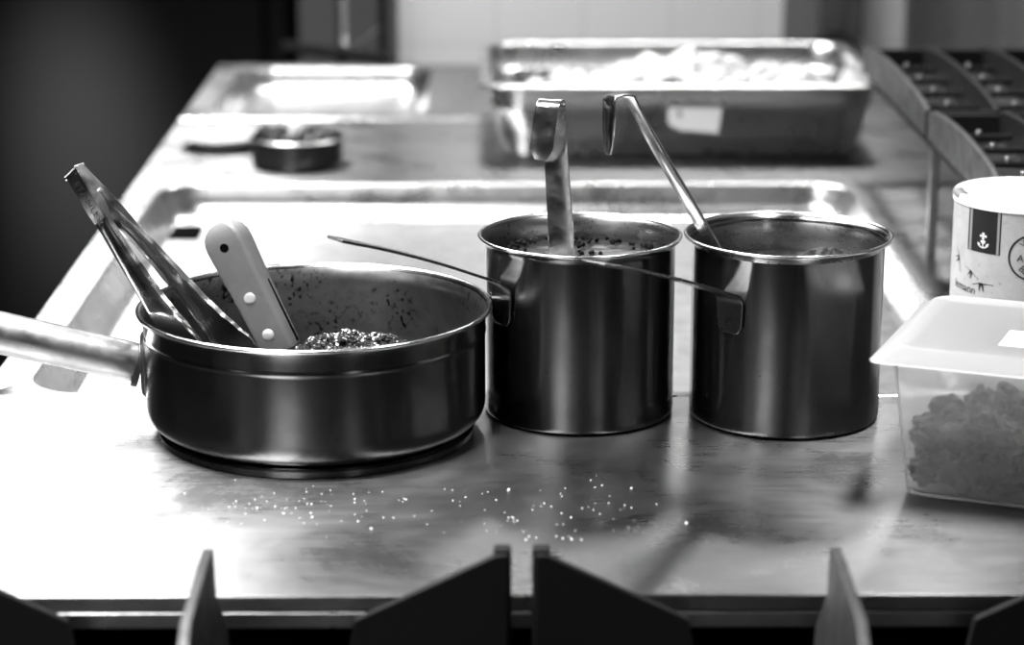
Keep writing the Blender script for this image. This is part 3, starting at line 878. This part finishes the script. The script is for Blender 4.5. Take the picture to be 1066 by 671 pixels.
# ------------------------------------------------------------ room
def struct(name, lo, hi, mat):
    bm = bm_new(); add_box(bm, lo, hi); o = link(name, bm, mat, None, smooth=False); o['kind'] = 'structure'; return o
struct('floor', (-3.2, .4, -.95), (3.0, 6.2, -.9), 'floor')
struct('wall_back', (-.168, 4.12, -.9), (3.0, 4.22, 1.8), 'tile')
struct('wall_rear', (-3.2, 5.6, -.9), (-.168, 5.7, 2.6), 'darkwall')
struct('wall_left', (-3.25, .4, -.9), (-3.2, 5.7, 2.6), 'darkwall')
struct('trim_1', (.4925, 4.098, -.02), (.548, 4.119, .5), 'panelgrey')
struct('wall_right', (.702, 1.6, -.9), (.74, 4.118, 1.2), 'cladding')
# partition end beside the rack
struct('wall_partition', (-.37, 4.50, -.9), (-.168, 4.54, 1.8), 'panelgrey')
sb = thing('switch_box', 'blurred dark grey box on the tiled back wall, above the large pan', 'box', (.585, 4.10, .016))
bm = bm_new(); add_box(bm, (.548, 4.07, .016), (.624, 4.119, .30)); link('body', bm, 'switch', sb, smooth=False, bevel=.004)
bm = bm_new(); add_box(bm, (.556, 4.0665, .028), (.590, 4.071, .29)); link('door', bm, 'dull', sb, smooth=False, bevel=.001)

cab = thing('storage_cabinet', 'blurred dark cabinet in the gloom behind the counter, upper left corner', 'cabinet', (-1.2, 5.4, -.9))
bm = bm_new(); add_box(bm, (-2.4, 5.2, -.9), (-.45, 5.58, .25)); link('body', bm, 'cabinet', cab, smooth=False, bevel=.004)
for i in range(3):
    bm = bm_new(); add_box(bm, (-2.39 + .65 * i, 5.185, -.86), (-1.755 + .65 * i, 5.199, .20)); dr = link('door', bm, 'cabinet', cab, smooth=False, bevel=.003)
    bm = bm_new(); tube(bm, [(-1.80 + .65 * i, 5.165, -.30), (-1.80 + .65 * i, 5.165, .0)], .006, 10); link('door_handle', bm, 'iron', dr)

# salt and crumbs on the front plate
bm = bm_new(); rnd = random.Random(21)
for i in range(150):
    if i < 70: x, y = rnd.gauss(-.145, .045), rnd.gauss(1.715, .022)
    else: x, y = rnd.gauss(.03, .05), rnd.gauss(1.705, .035)
    random.seed(i); r = rnd.uniform(.0003, .0008) * (1.6 if rnd.random() < .08 else 1)
    add_lump(bm, (x, y, r * .7), r, i, .3, 1)
tag(link('salt_grains', bm, 'salt', None), 'scattered pale salt grains on the steel in front of the pans', 'salt', kind='stuff')

# ------------------------------------------------------------ light
def area(name, loc, rot, sx_, sy_, power, spread=115):
    l = bpy.data.lights.new(name, 'AREA'); l.shape = 'RECTANGLE'; l.size = sx_; l.size_y = sy_; l.energy = power
    l.spread = math.radians(spread)
    o = bpy.data.objects.new(name, l); COL.objects.link(o); o.location = loc; o.rotation_euler = [math.radians(a) for a in rot]
    return o
area('hood_lamp_left', (-.60, 2.2, 1.25), (0, -12, 0), .46, 3.2, 74)
area('hood_lamp_front', (-.35, 1.55, 1.45), (0, 0, 0), .6, .14, 7)
area('added_lamp_right', (.52, 1.78, 1.30), (0, 4, 0), .12, .5, 3.5, 80)  # unseen lamp added to whiten the tub lid and canister
area('hood_lamp_back', (.35, 3.55, 1.20), (-12, 0, 0), .9, .25, 13)
area('fill_strip_left', (-1.9, .2, 1.0), (80, 0, -42), .35, 1.1, 1.2, 180)  # unseen fill strip added behind the camera for streaks on the pots
area('fill_strip_right', (1.2, -.6, .9), (85, 0, 28), .22, 1.0, 2, 180)  # second added fill strip, reflects as streaks on the pots
sp_l = bpy.data.lights.new('cabinet_spot', 'SPOT'); sp_l.energy = 420; sp_l.spot_size = math.radians(13); sp_l.spot_blend = 1; sp_l.shadow_soft_size = .1  # spot added to throw a soft grey blob onto the cabinet doors
so = bpy.data.objects.new('cabinet_spot', sp_l); COL.objects.link(so); so.location = (-1.05, 4.15, 1.3)
so.rotation_euler = (Vector((-.90, 5.19, -.40)) - Vector(so.location)).to_track_quat('-Z', 'Y').to_euler()

w = bpy.data.worlds.new('w'); S.world = w; w.use_nodes = True
w.node_tree.nodes['Background'].inputs[0].default_value = grey(.015)
w.node_tree.nodes['Background'].inputs[1].default_value = 1

# ------------------------------------------------------------ camera
th = math.atan(665 / 2500); yaw = math.atan(17 / 2500 * math.cos(th))
cd = bpy.data.cameras.new('camera'); cam = bpy.data.objects.new('camera', cd); COL.objects.link(cam)
cam.location = (0, 0, .6); cam.rotation_euler = (PI / 2 - th, 0, -yaw)
cd.sensor_width = 36; cd.lens = 2500 * 36 / 1066; cd.clip_start = .05
cd.dof.use_dof = True; cd.dof.focus_distance = 1.97; cd.dof.aperture_fstop = 4.0
S.camera = cam
S.view_settings.view_transform = 'Standard'; S.view_settings.look = 'None'; S.view_settings.gamma = 1
S.view_settings.use_curve_mapping = False; S.view_settings.exposure = 0.
